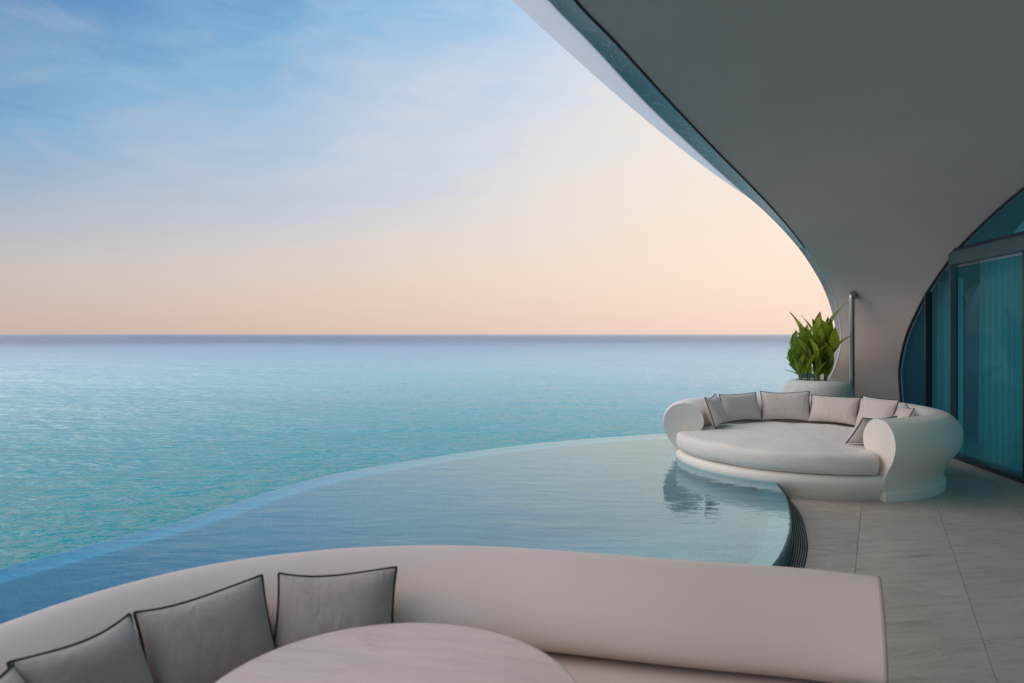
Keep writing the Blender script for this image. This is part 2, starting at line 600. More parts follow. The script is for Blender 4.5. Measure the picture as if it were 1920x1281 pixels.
def glass_mat(name, tint, refl=1.5):
    m, nt, out = new_mat(name)
    fr = nt.schlick(0.02)
    gl = nt.n('ShaderNodeBsdfGlossy', i_Roughness=0.02)
    gl.inputs['Color'].default_value = (0.20, 0.32, 0.36, 1)
    tr = nt.n('ShaderNodeBsdfTransparent')
    tr.inputs['Color'].default_value = (*tint, 1)
    mx = nt.n('ShaderNodeMixShader')
    nt.l(fr, mx.inputs[0]); nt.l(tr.outputs[0], mx.inputs[1]); nt.l(gl.outputs[0], mx.inputs[2])
    nt.l(mx.outputs[0], out.inputs[0])
    return m


def leaf_mat():
    m, nt, out = new_mat('canna_leaf')
    p = nt.n('ShaderNodeBsdfPrincipled', i_Roughness=0.42)
    p.inputs['Specular IOR Level'].default_value = 0.4
    oi = nt.n('ShaderNodeObjectInfo')
    tcn = nt.n('ShaderNodeTexCoord')
    uv = tcn.outputs['Object']
    nz = nt.noise(uv, 9.0, 4)
    f = nt.math('MULTIPLY_ADD', oi.outputs['Random'], 0.75, nt.math('MULTIPLY', nz, 0.35))
    c = nt.ramp(f, [(0.1, (0.075, 0.14, 0.014)), (0.5, (0.20, 0.285, 0.02)), (0.9, (0.38, 0.45, 0.045))])
    sp = nt.n('ShaderNodeSeparateXYZ')
    nt.l(uv, sp.inputs[0])
    # side veins and pale midrib
    vein = nt.math('SINE', nt.math('MULTIPLY', nt.math('SUBTRACT', sp.outputs[2], nt.math('MULTIPLY', nt.math('ABSOLUTE', sp.outputs[0]), 1.2)), 330.0))
    c = nt.mix(nt.math('MULTIPLY', nt.math('MAXIMUM', vein, 0.0), 0.16), c, (0.20, 0.33, 0.07))
    rib = nt.ramp(nt.math('ABSOLUTE', sp.outputs[0]), [(0.004, (1, 1, 1)), (0.009, (0, 0, 0))])
    c = nt.mix(nt.math('MULTIPLY', rib, 0.6), c, (0.26, 0.38, 0.10))
    # dry brown tips on some leaves
    tipn = nt.math('MULTIPLY_ADD', nz, 0.16, sp.outputs[2])
    tipm = nt.math('MULTIPLY', nt.ramp(tipn, [(0.43, (0, 0, 0)), (0.48, (1, 1, 1))]), nt.math('GREATER_THAN', oi.outputs['Random'], 0.45))
    c = nt.mix(nt.math('MULTIPLY', tipm, 0.8), c, (0.16, 0.09, 0.03))
    nt.l(c, p.inputs['Base Color'])
    tl = nt.n('ShaderNodeBsdfTranslucent')
    nt.l(nt.mix(1.0, c, (1.5, 1.6, 0.6), 'MULTIPLY'), tl.inputs['Color'])
    mx = nt.n('ShaderNodeMixShader', i_0=0.35)
    nt.l(p.outputs[0], mx.inputs[1]); nt.l(tl.outputs[0], mx.inputs[2])
    nt.l(mx.outputs[0], out.inputs[0])
    return m


def curtain_mat():
    m, nt, out = new_mat('sheer_curtain')
    d = nt.n('ShaderNodeBsdfDiffuse')
    d.inputs['Color'].default_value = (0.75, 0.76, 0.76, 1)
    tl = nt.n('ShaderNodeBsdfTranslucent')
    tl.inputs['Color'].default_value = (0.7, 0.72, 0.72, 1)
    tr = nt.n('ShaderNodeBsdfTransparent')
    a = nt.n('ShaderNodeMixShader', i_0=0.3)
    nt.l(d.outputs[0], a.inputs[1]); nt.l(tl.outputs[0], a.inputs[2])
    b = nt.n('ShaderNodeMixShader', i_0=0.18)
    nt.l(a.outputs[0], b.inputs[1]); nt.l(tr.outputs[0], b.inputs[2])
    nt.l(b.outputs[0], out.inputs[0])
    return m


def thin_shell_mat():
    # thin pale edge flange that lets daylight through from above
    m, nt, out = new_mat('thin_white_flange')
    d = nt.n('ShaderNodeBsdfPrincipled', i_Roughness=0.45)
    d.inputs['Base Color'].default_value = (0.86, 0.84, 0.83, 1)
    tl = nt.n('ShaderNodeBsdfTranslucent')
    tl.inputs['Color'].default_value = (0.90, 0.87, 0.86, 1)
    mx = nt.n('ShaderNodeMixShader', i_0=0.68)
    nt.l(d.outputs[0], mx.inputs[1]); nt.l(tl.outputs[0], mx.inputs[2])
    nt.l(mx.outputs[0], out.inputs[0])
    return m


M['flange'] = thin_shell_mat()
M['pool_water'] = pool_water()
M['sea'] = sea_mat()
M['glass'] = glass_mat('teal_glass', (0.20, 0.66, 0.70))
M['glass_blue'] = glass_mat('blue_teal_glass', (0.10, 0.46, 0.58))
M['leaf'] = leaf_mat()
M['curtain'] = curtain_mat()

# ------------------------------------------------------------------ the setting: sea, pool, deck
SEA_Z = -2.6
POOL_Z = 0.145

S = 60000.0
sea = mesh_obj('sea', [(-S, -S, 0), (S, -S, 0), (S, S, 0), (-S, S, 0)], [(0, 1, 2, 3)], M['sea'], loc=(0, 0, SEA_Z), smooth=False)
tag(sea, kind='structure')

# outer (infinity) edge and the inner edge that curves past the daybed and behind the sofa
outer = catmull([(4.6, 10.1, 0), (3.4, 10.22, 0), (2.23, 10.0, 0), (0.837, 9.40, 0), (-0.317, 8.64, 0), (-1.30, 7.72, 0), (-1.98, 6.95, 0),
                 (-2.63, 5.19, 0), (-3.19, 4.25, 0), (-3.6, 3.1, 0), (-3.85, 1.9, 0), (-3.95, 0.4, 0), (-3.95, -5.0, 0)], 10)
outer = smooth_pts(resample(outer, 140), 12)
inner = catmull([(4.2, 9.3, 0), (3.3, 8.1, 0), (2.66, 6.95, 0), (2.46, 6.14, 0), (2.27, 5.59, 0), (2.12, 5.20, 0), (1.99, 4.93, 0), (1.80, 4.56, 0), (1.60, 4.24, 0),
                 (1.25, 3.88, 0), (0.75, 3.60, 0), (0.15, 3.46, 0), (-0.6, 3.40, 0), (-1.35, 3.12, 0), (-1.95, 2.60, 0), (-2.35, 1.8, 0), (-2.5, 0.8, 0), (-2.5, -5.0, 0)], 10)
inner = smooth_pts(resample(inner, 160), 4)


def offset(path, d):
    out = []
    n = len(path)
    for i, p in enumerate(path):
        a = path[max(i - 1, 0)]; b = path[min(i + 1, n - 1)]
        t_ = (b - a).normalized()
        out.append(Vector((p.x - t_.y * d, p.y + t_.x * d, p.z)))
    return out


def xy(path):
    return [(p.x, p.y) for p in path]


# travelling along both curves (right to left in plan): left-hand normal of 'outer' points inwards (towards the pool), of 'inner' away from the pool
water_poly = xy(outer) + xy(inner)[::-1]
V = [(x, y, POOL_Z) for x, y in water_poly]
F = [tuple(range(len(V)))]
pw = mesh_obj('pool_water', V, F, M['pool_water'], smooth=False)
bm = bmesh.new(); bm.from_mesh(pw.data)
for f in bm.faces:
    if f.normal.z < 0: f.normal_flip()
bmesh.ops.triangulate(bm, faces=bm.faces[:])
bm.to_mesh(pw.data); bm.free()
tag(pw, kind='structure')

basin = empty('pool_basin', (0, 0, 0)); tag(basin, kind='structure')
V = [(x, y, -1.05) for x, y in water_poly]
pf = mesh_obj('pool_floor', V, [tuple(range(len(V)))], M['pool_floor'], basin, smooth=False)
bm = bmesh.new(); bm.from_mesh(pf.data)
for f in bm.faces:
    if f.normal.z < 0: f.normal_flip()
bmesh.ops.triangulate(bm, faces=bm.faces[:])
bm.to_mesh(pf.data); bm.free()
# infinity weir: a ledge just under the water, outer face down towards the sea
Vs, Fs = sweep2d(outer, [(0.0, POOL_Z - 0.004), (0.03, POOL_Z - 0.03), (0.14, POOL_Z - 0.045), (0.16, POOL_Z - 0.07), (0.16, -1.1), (0.17, -1.3), (-0.02, -1.5), (-0.025, -0.2), (-0.012, POOL_Z - 0.03)])
mesh_obj('weir_wall', Vs, Fs, M['ledge'], basin, sharp=40)
# spill rim on the terrace side: a low mosaic kerb the water runs over
Vs, Fs = sweep2d(inner, [(0.012, POOL_Z - 0.012), (0.0, POOL_Z - 0.003), (-0.03, POOL_Z - 0.012), (-0.16, POOL_Z - 0.04), (-0.17, POOL_Z - 0.07), (-0.17, -1.1), (0.015, -1.1), (0.015, 0.0)])
mesh_obj('spill_kerb', Vs, Fs, M['mosaic'], basin, sharp=40)

# deck polygon: everything on the terrace side of the drain
GR_W = 0.115
drain_in = offset(inner, 0.012)
drain_out = offset(inner, 0.012 + GR_W)
ip = xy(drain_out)
deck_poly = ip + [(5.2, -5.0), (6.7, -5.0), (6.7, 11.6), (4.9, 11.6)]
if area2(deck_poly) < 0:
    deck_poly = deck_poly[::-1]
deck = empty('deck', (0, 0, 0)); tag(deck, kind='structure')
V, F = prism(deck_poly, -0.9, -0.003)
o = mesh_obj('slab', V, F, M['grout'], deck, smooth=False)
bm = bmesh.new(); bm.from_mesh(o.data); bmesh.ops.triangulate(bm, faces=bm.faces[:]); bm.to_mesh(o.data); bm.free()

td = Vector((0.473, 0.881)); tp = Vector((0.881, -0.473))
ORG = Vector((3.30, 6.44))
TW, TL, JT = 0.62, 1.24, 0.0035
for i in range(-12, 8):
    for j in range(-12, 7):
        o0 = ORG + tp * (TW * i) + td * (TL * (j + (0.5 if i % 2 else 0.0)) + 0.18)
        a = o0 + tp * JT * 0.5 + td * JT * 0.5
        b = o0 + tp * (TW - JT * 0.5) + td * JT * 0.5
        c = o0 + tp * (TW - JT * 0.5) + td * (TL - JT * 0.5)
        d = o0 + tp * JT * 0.5 + td * (TL - JT * 0.5)
        rect = [(p.x, p.y) for p in (a, b, c, d)]
        if area2(rect) < 0: rect = rect[::-1]
        ctr = (a + c) / 2
        if ctr.y < -1.2 or ctr.x < -2.6:
            continue
        poly = clean(clip_convex(deck_poly, rect))
        if len(poly) < 3 or abs(area2(poly)) < 0.004:
            continue
        dz = random.uniform(-0.0006, 0.0006)
        V, F = prism([(x - ctr.x, y - ctr.y) for x, y in poly], -0.0035, dz)
        to = mesh_obj('floor_tile', V, F, M['tile'], deck, smooth=False, loc=(ctr.x, ctr.y, 0))

# drain grate round the foot of the kerb
grate = empty('drain_grate', (2.3, 5.4, 0)); tag(grate, 'curved dark slotted drain grate along the foot of the pool kerb', 'drain grate')
k0 = 20
gi = [p for p in inner if p.y > 3.0 and p.y < 8.2]
Vs, Fs = sweep2d([p - Vector((2.3, 5.4, 0)) for p in gi], [(0.013, -0.05), (0.013, -0.035), (0.012 + GR_W, -0.035), (0.012 + GR_W, -0.05)])
mesh_obj('channel', Vs, Fs, M['channel'], grate, smooth=False)
nb = 7
for k in range(nb):
    q0 = 0.016 + (GR_W - 0.006) * k / nb
    q1 = q0 + (GR_W - 0.006) / nb * 0.52
    Vs, Fs = sweep2d([p - Vector((2.3, 5.4, 0)) for p in gi], [(q0, -0.03), (q0, 0.0), (q1, 0.0), (q1, -0.03)])
    mesh_obj('grate_bar', Vs, Fs, M['grate_bar'], grate, smooth=False)

# ------------------------------------------------------------------ shell building
KX = 0.759
KC = KX * 4.49 - 0.41      # plan line of the opening: X = KX*Y - KC (inner edge)


def on_line(u, v, off):
    x = (u - 960) / 1280.0; z = (627 - v) / 1280.0
    kc = KC + off * math.sqrt(1 + KX * KX) * -1.0
    kc = KC - (-off) * math.sqrt(1 + KX * KX) if False else KC + off * math.sqrt(1 + KX * KX)
    Y = kc / (KX - x)
    return Vector((x * Y, Y, EYE + z * Y))


def at_y(u, v, Y):
    return Vector(((u - 960) / 1280.0 * Y, Y, EYE + (627 - v) / 1280.0 * Y))


R0 = [Vector((4.75, 10.72, -0.3)), Vector((4.80, 10.68, 0.55)), Vector((5.08, 10.74, 1.08))]
R0 += [at_y(1577, 640, 10.88), at_y(1572, 590, 10.88), at_y(1560, 545, 10.74), at_y(1530, 495, 10.12), at_y(1493, 444, 9.14)]
R0 += [on_line(u, v, 0.0) for u, v in [(1450, 393), (1400, 340), (1350, 290), (1250, 185), (1150, 75), (1078, 0)]]
R0 += [Vector((-0.45, 3.0, 4.08)), Vector((-0.7, 1.0, 4.3)), Vector((-0.3, -2.0, 4.35)), Vector((0.6, -5.0, 4.2))]
R1 = [Vector((4.55, 11.0, -0.3)), Vector((4.60, 10.96, 0.55)), Vector((4.98, 11.02, 1.08))]
R1 += [at_y(1567.5, 640, 11.12), at_y(1561, 590, 11.12), at_y(1546, 545, 11.0), at_y(1517, 493, 10.42), at_y(1482, 447, 9.46)]
R1 += [on_line(u, v, 0.26) for u, v in [(1438, 401), (1387, 356), (1330, 305), (1214, 196), (1106, 80), (1028, 0)]]
R1 += [Vector((-0.72, 3.15, 4.25)), Vector((-1.0, 1.05, 4.45)), Vector((-0.6, -2.1, 4.5)), Vector((0.3, -5.1, 4.35))]
NS = 220
# keep the correspondence of R0 and R1 by sampling each span evenly
r0 = smooth_pts(catmull(R0, 12), 6)
r1 = smooth_pts(catmull(R1, 12), 6)
# white overhang beyond the mosaic band, tapering out low down
R2 = [R1[0] + Vector((-.02, .1, 0)), R1[1] + Vector((-.02, .1, 0)), R1[2] + Vector((-.02, .1, 0.02))]
R2 += [at_y(1575, 632, 11.22), at_y(1566, 583, 11.22), at_y(1552, 540, 11.1), at_y(1522, 488, 10.53), at_y(1488, 441, 9.58)]
R2 += [on_line(1444, 398, 0.34), on_line(1378, 354, 0.38), on_line(1306, 302, 0.45), on_line(1180, 199, 0.54), on_line(1050, 84, 0.60), on_line(960, 0, 0.64)]
R2 += [Vector((-1.2, 3.35, 4.42)), Vector((-1.5, 1.1, 4.62)), Vector((-1.1, -2.2, 4.65)), Vector((-0.2, -5.2, 4.5))]
r2 = smooth_pts(catmull(R2, 12), 6)

FX = lambda y: 5.73 + 0.14 * (y - 8.79)
Gp = [(10.36, -0.3), (10.40, 0.35), (10.47, 0.75), (10.5, 1.05), (10.27, 1.55), (9.95, 1.88), (9.59, 2.18), (9.15, 2.46), (8.72, 2.70), (8.30, 2.87), (7.88, 3.02), (7.38, 3.17),
      (6.6, 3.34), (5.6, 3.50), (4.3, 3.65), (2.4, 3.78), (0.0, 3.86), (-2.4, 3.86), (-5.0, 3.80)]
g = catmull([(FX(y), y, z) for y, z in Gp], 12)
g = smooth_pts(g, 4)
r0s, gs = resample(r0, NS), resample(g, NS)
r1s_, r2s_ = r1, r2

shell = empty('shell_canopy', (5.2, 10.8, 0))
tag(shell, 'sweeping white shell roof curving down to the terrace wall', 'canopy')
SO = Vector((5.2, 10.8, 0))
NJ = 40
V = []
for a, b in zip(r0s, gs):
    L = (b - a).length
    lift = 0.055 * L
    hz = min(max((a.z - 1.5) / 1.8, 0), 1)
    for j in range(NJ):
        s = j / (NJ - 1)
        p = a.lerp(b, s)
        bul = math.sin(math.pi * s) * lift
        p = p + Vector((0.25 * (1 - hz), 0.8 * (1 - hz) * 0.5, hz)) * bul
        V.append(p - SO)
mesh_obj('ceiling', V, grid_faces(NS, NJ), M['shell'], shell)
# mosaic reveal of the opening above, plain grey rim low down
n0 = len(r0)
cut = next(i for i, p in enumerate(r0) if (p.z > 2.80))
V = []
for a, b in zip(r0, r1):
    for j in range(5):
        V.append(a.lerp(b, j / 4) + Vector((0, 0, 0.004 * math.sin(math.pi * j / 4))) - SO)
Fall = grid_faces(n0, 5)
lowF = [f for f in Fall if f[0] // 5 < cut]
hiF = [f for f in Fall if f[0] // 5 >= cut]


def sub(Vv, Ff):
    ids = sorted({i for f in Ff for i in f})
    mp = {k: i for i, k in enumerate(ids)}
    return [Vv[k] for k in ids], [tuple(mp[i] for i in f) for f in Ff]


v_, f_ = sub(V, lowF); mesh_obj('rim', v_, f_, M['rim'], shell)
v_, f_ = sub(V, hiF); mesh_obj('mosaic_band', v_, f_, M['teal_band'], shell)
# dark bead between mosaic and ceiling
v_, f_ = tube([p - SO for p in r0[cut:]], 0.012, 6); mesh_obj('edge_trim', v_, f_, M['frame'], shell)
v_, f_ = tube([p - SO for p in r0[:cut]], 0.007, 6); mesh_obj('edge_bead', v_, f_, M['fascia'], shell)
V = []
for a, b in zip(r1, r2):
    for j in range(6):
        V.append(a.lerp(b, j / 5) - SO)
mesh_obj('flange', V, grid_faces(len(r1), 6), M['flange'], shell)
# outer skin of the roof, from the overhang's lip up and over to behind the glass
r2s = [p + Vector((0, 0, 0.02)) for p in resample(r1, NS)]
V = []
for a, b in zip(r2s, gs):
    top = b + Vector((1.2, 0.35, 0.55))
    for j in range(24):
        s = j / 23
        p = a.lerp(top, s)
        up = 0.9 * math.sin(math.pi * min(s, 1)) ** 0.7
        hz = min(max((a.z - 1.2) / 1.5, 0.0), 1)
        p = p + Vector((0.15 * (1 - hz), 0.6 * (1 - hz), hz)) * up
        V.append(p - SO)
mesh_obj('outer_skin', V, grid_faces(NS, 24), M['fascia'], shell)
# the shell's low lip curling out past the planter: a blunt mosaic fin
lip = catmull([(5.25, 10.95, 0.55), (5.0, 11.0, 0.72), (4.75, 11.02, 0.93), (4.47, 11.03, 1.13)], 8)
V = []
for i, p in enumerate(lip):
    f = i / (len(lip) - 1)
    hh = 0.17 * (1 - f) ** 0.7 + 0.006
    th = 0.07 * (1 - f) ** 0.5 + 0.006
    for (a, b) in ((-1, -0.6), (-0.6, -1), (0.6, -1), (1, 0), (0.6, 1), (-0.6, 1)):
        V.append(p + Vector((0.35 * a * hh, b * th, a * hh)) - SO)
F = grid_faces(len(lip), 6, False, True) + [tuple(range(6)), tuple((len(lip) - 1) * 6 + k for k in reversed(range(6)))]
mesh_obj('lower_lip', V, F, M['teal_band'], shell, sharp=35)
# far end wall behind the photographer
mesh_obj('end_wall', [Vector(p) - SO for p in [(0.5, -5.0, 0), (6.0, -5.0, 0), (6.0, -5.0, 4.0), (0.5, -5.0, 4.3), (0.5, -5.2, 0), (6.0, -5.2, 0), (6.0, -5.2, 4.0), (0.5, -5.2, 4.3)]],
         [(0, 1, 2, 3), (7, 6, 5, 4), (0, 4, 5, 1), (1, 5, 6, 2), (2, 6, 7, 3), (3, 7, 4, 0)], M['shell'], shell, smooth=False)

# glass front of the room under the shell
fac = empty('glass_front', (FX(8.9), 8.9, 0))
tag(fac, 'teal glazed front with dark frames and a sliding door under the shell', 'window')
FO = Vector((FX(8.9), 8.9, 0))
g_in = resample(g, 120)
gpoly = [(p.y, p.z) for p in g_in] + [(-5.0, 0.0), (10.40, 0.0)]
gpoly = [(y, max(z, 0.0)) for y, z in gpoly]


def pane(y0, y1, z0, z1, mat, dx=0.03, th=0.012):
    rect = [(y0, z0), (y1, z0), (y1, z1), (y0, z1)]
    sb = gpoly if area2(gpoly) > 0 else gpoly[::-1]
    poly = clean(clip_convex(sb, rect))
    if len(poly) < 3:
        return None
    n = len(poly)
    V = [Vector((FX(y) + dx, y, z)) - FO for y, z in poly] + [Vector((FX(y) + dx + th, y, z)) - FO for y, z in poly]
    F = [tuple(range(n)), tuple(range(n, 2 * n))[::-1]] + [(i, n + i, n + (i + 1) % n, (i + 1) % n) for i in range(n)]
    o = mesh_obj('pane', V, F[:1], mat, fac, smooth=False)
    return o


def bar(name, y0, y1, z0, z1, mat, d0=-0.03, d1=0.06):
    V = []
    for y in (y0, y1):
        for z in (z0, z1):
            for d_ in (d0, d1):
                V.append(Vector((FX(y) + d_, y, z)) - FO)
    F = [(0, 1, 3, 2), (4, 6, 7, 5), (0, 4, 5, 1), (2, 3, 7, 6), (0, 2, 6, 4), (1, 5, 7, 3)]
    return mesh_obj(name, V, F, mat, fac, smooth=False)


TR0, TR1 = 2.50, 2.66
pane(9.62, 10.6, 0.03, 4.0, M['glass_blue'])
pane(8.97, 9.60, 0.03, 4.0, M['glass'])
pane(7.39, 8.90, 0.06, TR0 - 0.03, M['glass'])
for y0 in (5.80, 4.18, 2.56, 0.94, -0.68, -2.3, -3.92):
    pane(y0 + 0.03, y0 + 1.58, 0.06, TR0 - 0.03, M['glass'])
pane(4.20, 8.93, TR1 + 0.04, 4.2, M['glass'])
pane(-4.9, 4.15, TR1 + 0.04, 4.2, M['glass'])
bar('mullion', 9.59, 9.63, 0.03, 2.20, M['frame'])
bar('mullion', 8.90, 8.96, 0.03, 2.56, M['frame'], -0.02, 0.07)
bar('door_jamb', 8.872, 8.898, 0.03, TR0, M['transom'], -0.045, 0.05)
bar('door_stile', 7.33, 7.39, 0.05, TR0, M['frame'], -0.01, 0.05)
for y0 in (5.77, 4.15, 2.53, 0.91, -0.71, -2.33, -3.95):
    bar('door_stile', y0, y0 + 0.06, 0.05, TR0, M['frame'], -0.02, 0.05)
bar('transom', -4.9, 8.89, TR0, TR1, M['transom'], -0.06, 0.06)
bar('transom_cap', -4.9, 8.85, TR1 + 0.002, TR1 + 0.045, M['frame'], -0.05, 0.06)
bar('sill', -4.9, 10.42, 0.002, 0.05, M['frame'], -0.05, 0.08)
gg = [Vector((p.x - 0.012, p.y, p.z)) - FO for p in g_in if p.z > 0.02]
v_, f_ = tube(gg, 0.020, 8); mesh_obj('curved_frame', v_, f_, M['frame'], fac)

# room behind the glass
room = empty('room_interior', (8.0, 6.0, 0)); tag(room, kind='structure')
RO = Vector((8.0, 6.0, 0))
rp = [(6.35, 10.7), (10.0, 10.7), (10.0, -5.0), (4.2, -5.0)]
def quad(name, pts, mat):
    return mesh_obj(name, [Vector(p) - RO for p in pts], [tuple(range(len(pts)))], mat, room, smooth=False)
quad('floor', [(5.9, 10.7, 0.0), (10, 10.7, 0.0), (10, -5, 0.0), (3.9, -5, 0.0)], M['room_wall'])
quad('back_wall', [(10, 10.7, 0), (10, 10.7, 4.5), (10, -5, 4.5), (10, -5, 0)], M['room_wall'])
quad('side_wall', [(6.02, 10.7, 0), (6.02, 10.7, 4.5), (10, 10.7, 4.5), (10, 10.7, 0)], M['room_wall'])


def curtain(label, y0, y1, dx, z1, waves, amp, seed):
    rnd = random.Random(seed)
    n = waves * 10
    ph = [rnd.uniform(0, 6.28) for _ in range(4)]
    V = []
    rows = 14
    for i in range(n + 1):
        s = i / n
        y = y0 + (y1 - y0) * s
        for j in range(rows):
            h = j / (rows - 1)
            a = amp * (1.15 - 0.5 * h)
            x = FX(y) + dx + a * math.sin(2 * math.pi * waves * s + 0.8 * math.sin(7 * s + ph[0]) + 0.15 * math.sin(5 * h + ph[1])) + 0.4 * a * math.sin(4.7 * math.pi * waves * s * 0.5 + ph[2])
            V.append((x - FX(y0), y - y0 + 0.03 * (1 - h) * math.sin(9 * s + ph[3]), 0.02 + (z1 - 0.02) * h))
    o = mesh_obj('sheer_curtain', V, grid_faces(n + 1, rows), M['curtain'], loc=(FX(y0), y0, 0))
    tag(o, label, 'curtain')


curtain('sheer pale curtain hanging behind the sliding glass door', 5.9, 8.86, 0.34, 2.6, 22, 0.035, 3)
curtain('narrow curtain stack hanging behind the tall fixed pane beside the door', 9.05, 9.75, 0.22, 2.35, 4, 0.012, 5)

# ------------------------------------------------------------------ daybed
C = Vector((3.35, 7.90, 0))


def revolve(profile_fn, a0, a1, n, closed=True, cap=True):
    V = []
    m = None
    for i in range(n + 1):
        a = R(a0 + (a1 - a0) * i / n)
        pr = profile_fn(a)
        m = len(pr)
        for r, z in pr:
            V.append((r * math.cos(a), r * math.sin(a), z))
    F = grid_faces(n + 1, m, False, closed)
    if cap:
        F.append(tuple(range(m)))
        F.append(tuple(n * m + k for k in reversed(range(m))))
    return V, F


bed = empty('round_daybed', C)
tag(bed, 'round white daybed with a rolled C-shaped back beside the pool', 'daybed')
A_R, A_L = -82.0, 172.0
pr = catmull([(1.325, .785, 0), (1.45, .755, 0), (1.54, .66, 0), (1.565, .54, 0), (1.53, .41, 0), (1.455, .29, 0), (1.405, .19, 0), (1.385, .09, 0)], 6)
pr = pr + [Vector((1.383, 0.002, 0)), Vector((1.285, 0.002, 0))]
pr2 = catmull([(1.285, .09, 0), (1.28, .22, 0), (1.25, .33, 0), (1.165, .42, 0), (1.105, .52, 0), (1.105, .62, 0), (1.16, .71, 0), (1.24, .77, 0), (1.325, .785, 0)], 6)
prof = [(p.x, p.y) for p in pr + pr2[:-1]]
V, F = revolve(lambda a: prof, A_R, A_L, 128)
mesh_obj('backrest', V, F, M['daybed'], bed, sharp=50)
pp = [(1.375, 0.0), (1.415, 0.0), (1.415, 0.082), (1.410, 0.086), (1.375, 0.086)]
V, F = revolve(lambda a: pp, A_R + 0.4, 100.0, 90)
mesh_obj('plinth', V, F, M['daybed'], bed, sharp=40)
bp_ = catmull([(1.25, .250, 0), (1.34, .247, 0), (1.40, .225, 0), (1.418, .18, 0), (1.405, .12, 0), (1.365, .05, 0), (1.335, .0, 0), (1.29, -0.12, 0)], 5)
bprof = [(0.02, .250)] + [(p.x, p.y) for p in bp_] + [(0.02, -0.12)]
def base_prof(a):
    if math.degrees(a) < 236.0:
        return [(r, z) if z > 0.128 else (min(r, 1.404), 0.128 - 0.0004 * k) for k, (r, z) in enumerate(bprof)]
    return bprof


V, F = revolve(base_prof, A_L - 1.0, 360 + A_R + 0.1, 90)
mesh_obj('base', V, F, M['daybed'], bed, sharp=50)
fp = [(0.0, -0.121), (1.22, -0.121), (1.22, -1.06), (0.0, -1.06)]
V, F = revolve(lambda a: [(1.385, 0.127), (1.33, 0.02), (1.28, -0.2), (1.26, -1.06)], 130, 237, 40, closed=False, cap=False)
mesh_obj('footing', V, F, M['mosaic'], bed)


def mattress_r(a):
    d = math.degrees(a) % 360
    lo, hi = A_L, 360 + A_R
    if lo < d < hi:
        e = min(d - lo, hi - d)
        f = min(e / 4.0, 1.0)
        return 1.17 + (1.43 - 1.17) * (1 - (1 - f) ** 2.6) ** 0.5
    return 1.17


V = []
NA = 360
side = []
for k in range(15):
    t_ = -math.pi / 2 + math.pi * k / 14
    side.append((math.copysign(abs(math.cos(t_)) ** 0.75, 1), math.copysign(abs(math.sin(t_)) ** 0.8, math.sin(t_))))
ZM0, ZM1 = 0.250, 0.470
angs = []
for i in range(NA):
    angs.append(2 * math.pi * i / NA)
for a in angs:
    r = mattress_r(a)
    wob = 0.004 * math.sin(9 * a) + 0.003 * math.sin(17 * a + 1)
    for (cx, sz) in side:
        rr = r - 0.095 + 0.095 * cx
        z = (ZM0 + ZM1) / 2 + sz * (ZM1 - ZM0) / 2 - (0.012 if sz > 0 else 0.0) * sz + (wob if sz > 0.5 else wob * 0.4)
        V.append((rr * math.cos(a), rr * math.sin(a), z))
    for f_ in (0.86, 0.7, 0.45, 0.2):
        rr = (r - 0.095) * f_
        V.append((rr * math.cos(a), rr * math.sin(a), ZM1 - 0.012 + 0.016 * (1 - f_ ** 2) + wob * f_ + 0.002 * math.sin(5 * a + 6 * f_)))
m_ = len(side) + 4
F = grid_faces(NA, m_, True, False)
V.append((0, 0, ZM1 + 0.004)); ci = len(V) - 1
for i in range(NA):
    F.append((i * m_ + m_ - 1, ci, ((i + 1) % NA) * m_ + m_ - 1))
mesh_obj('mattress', V, F, M['mattress'], bed)


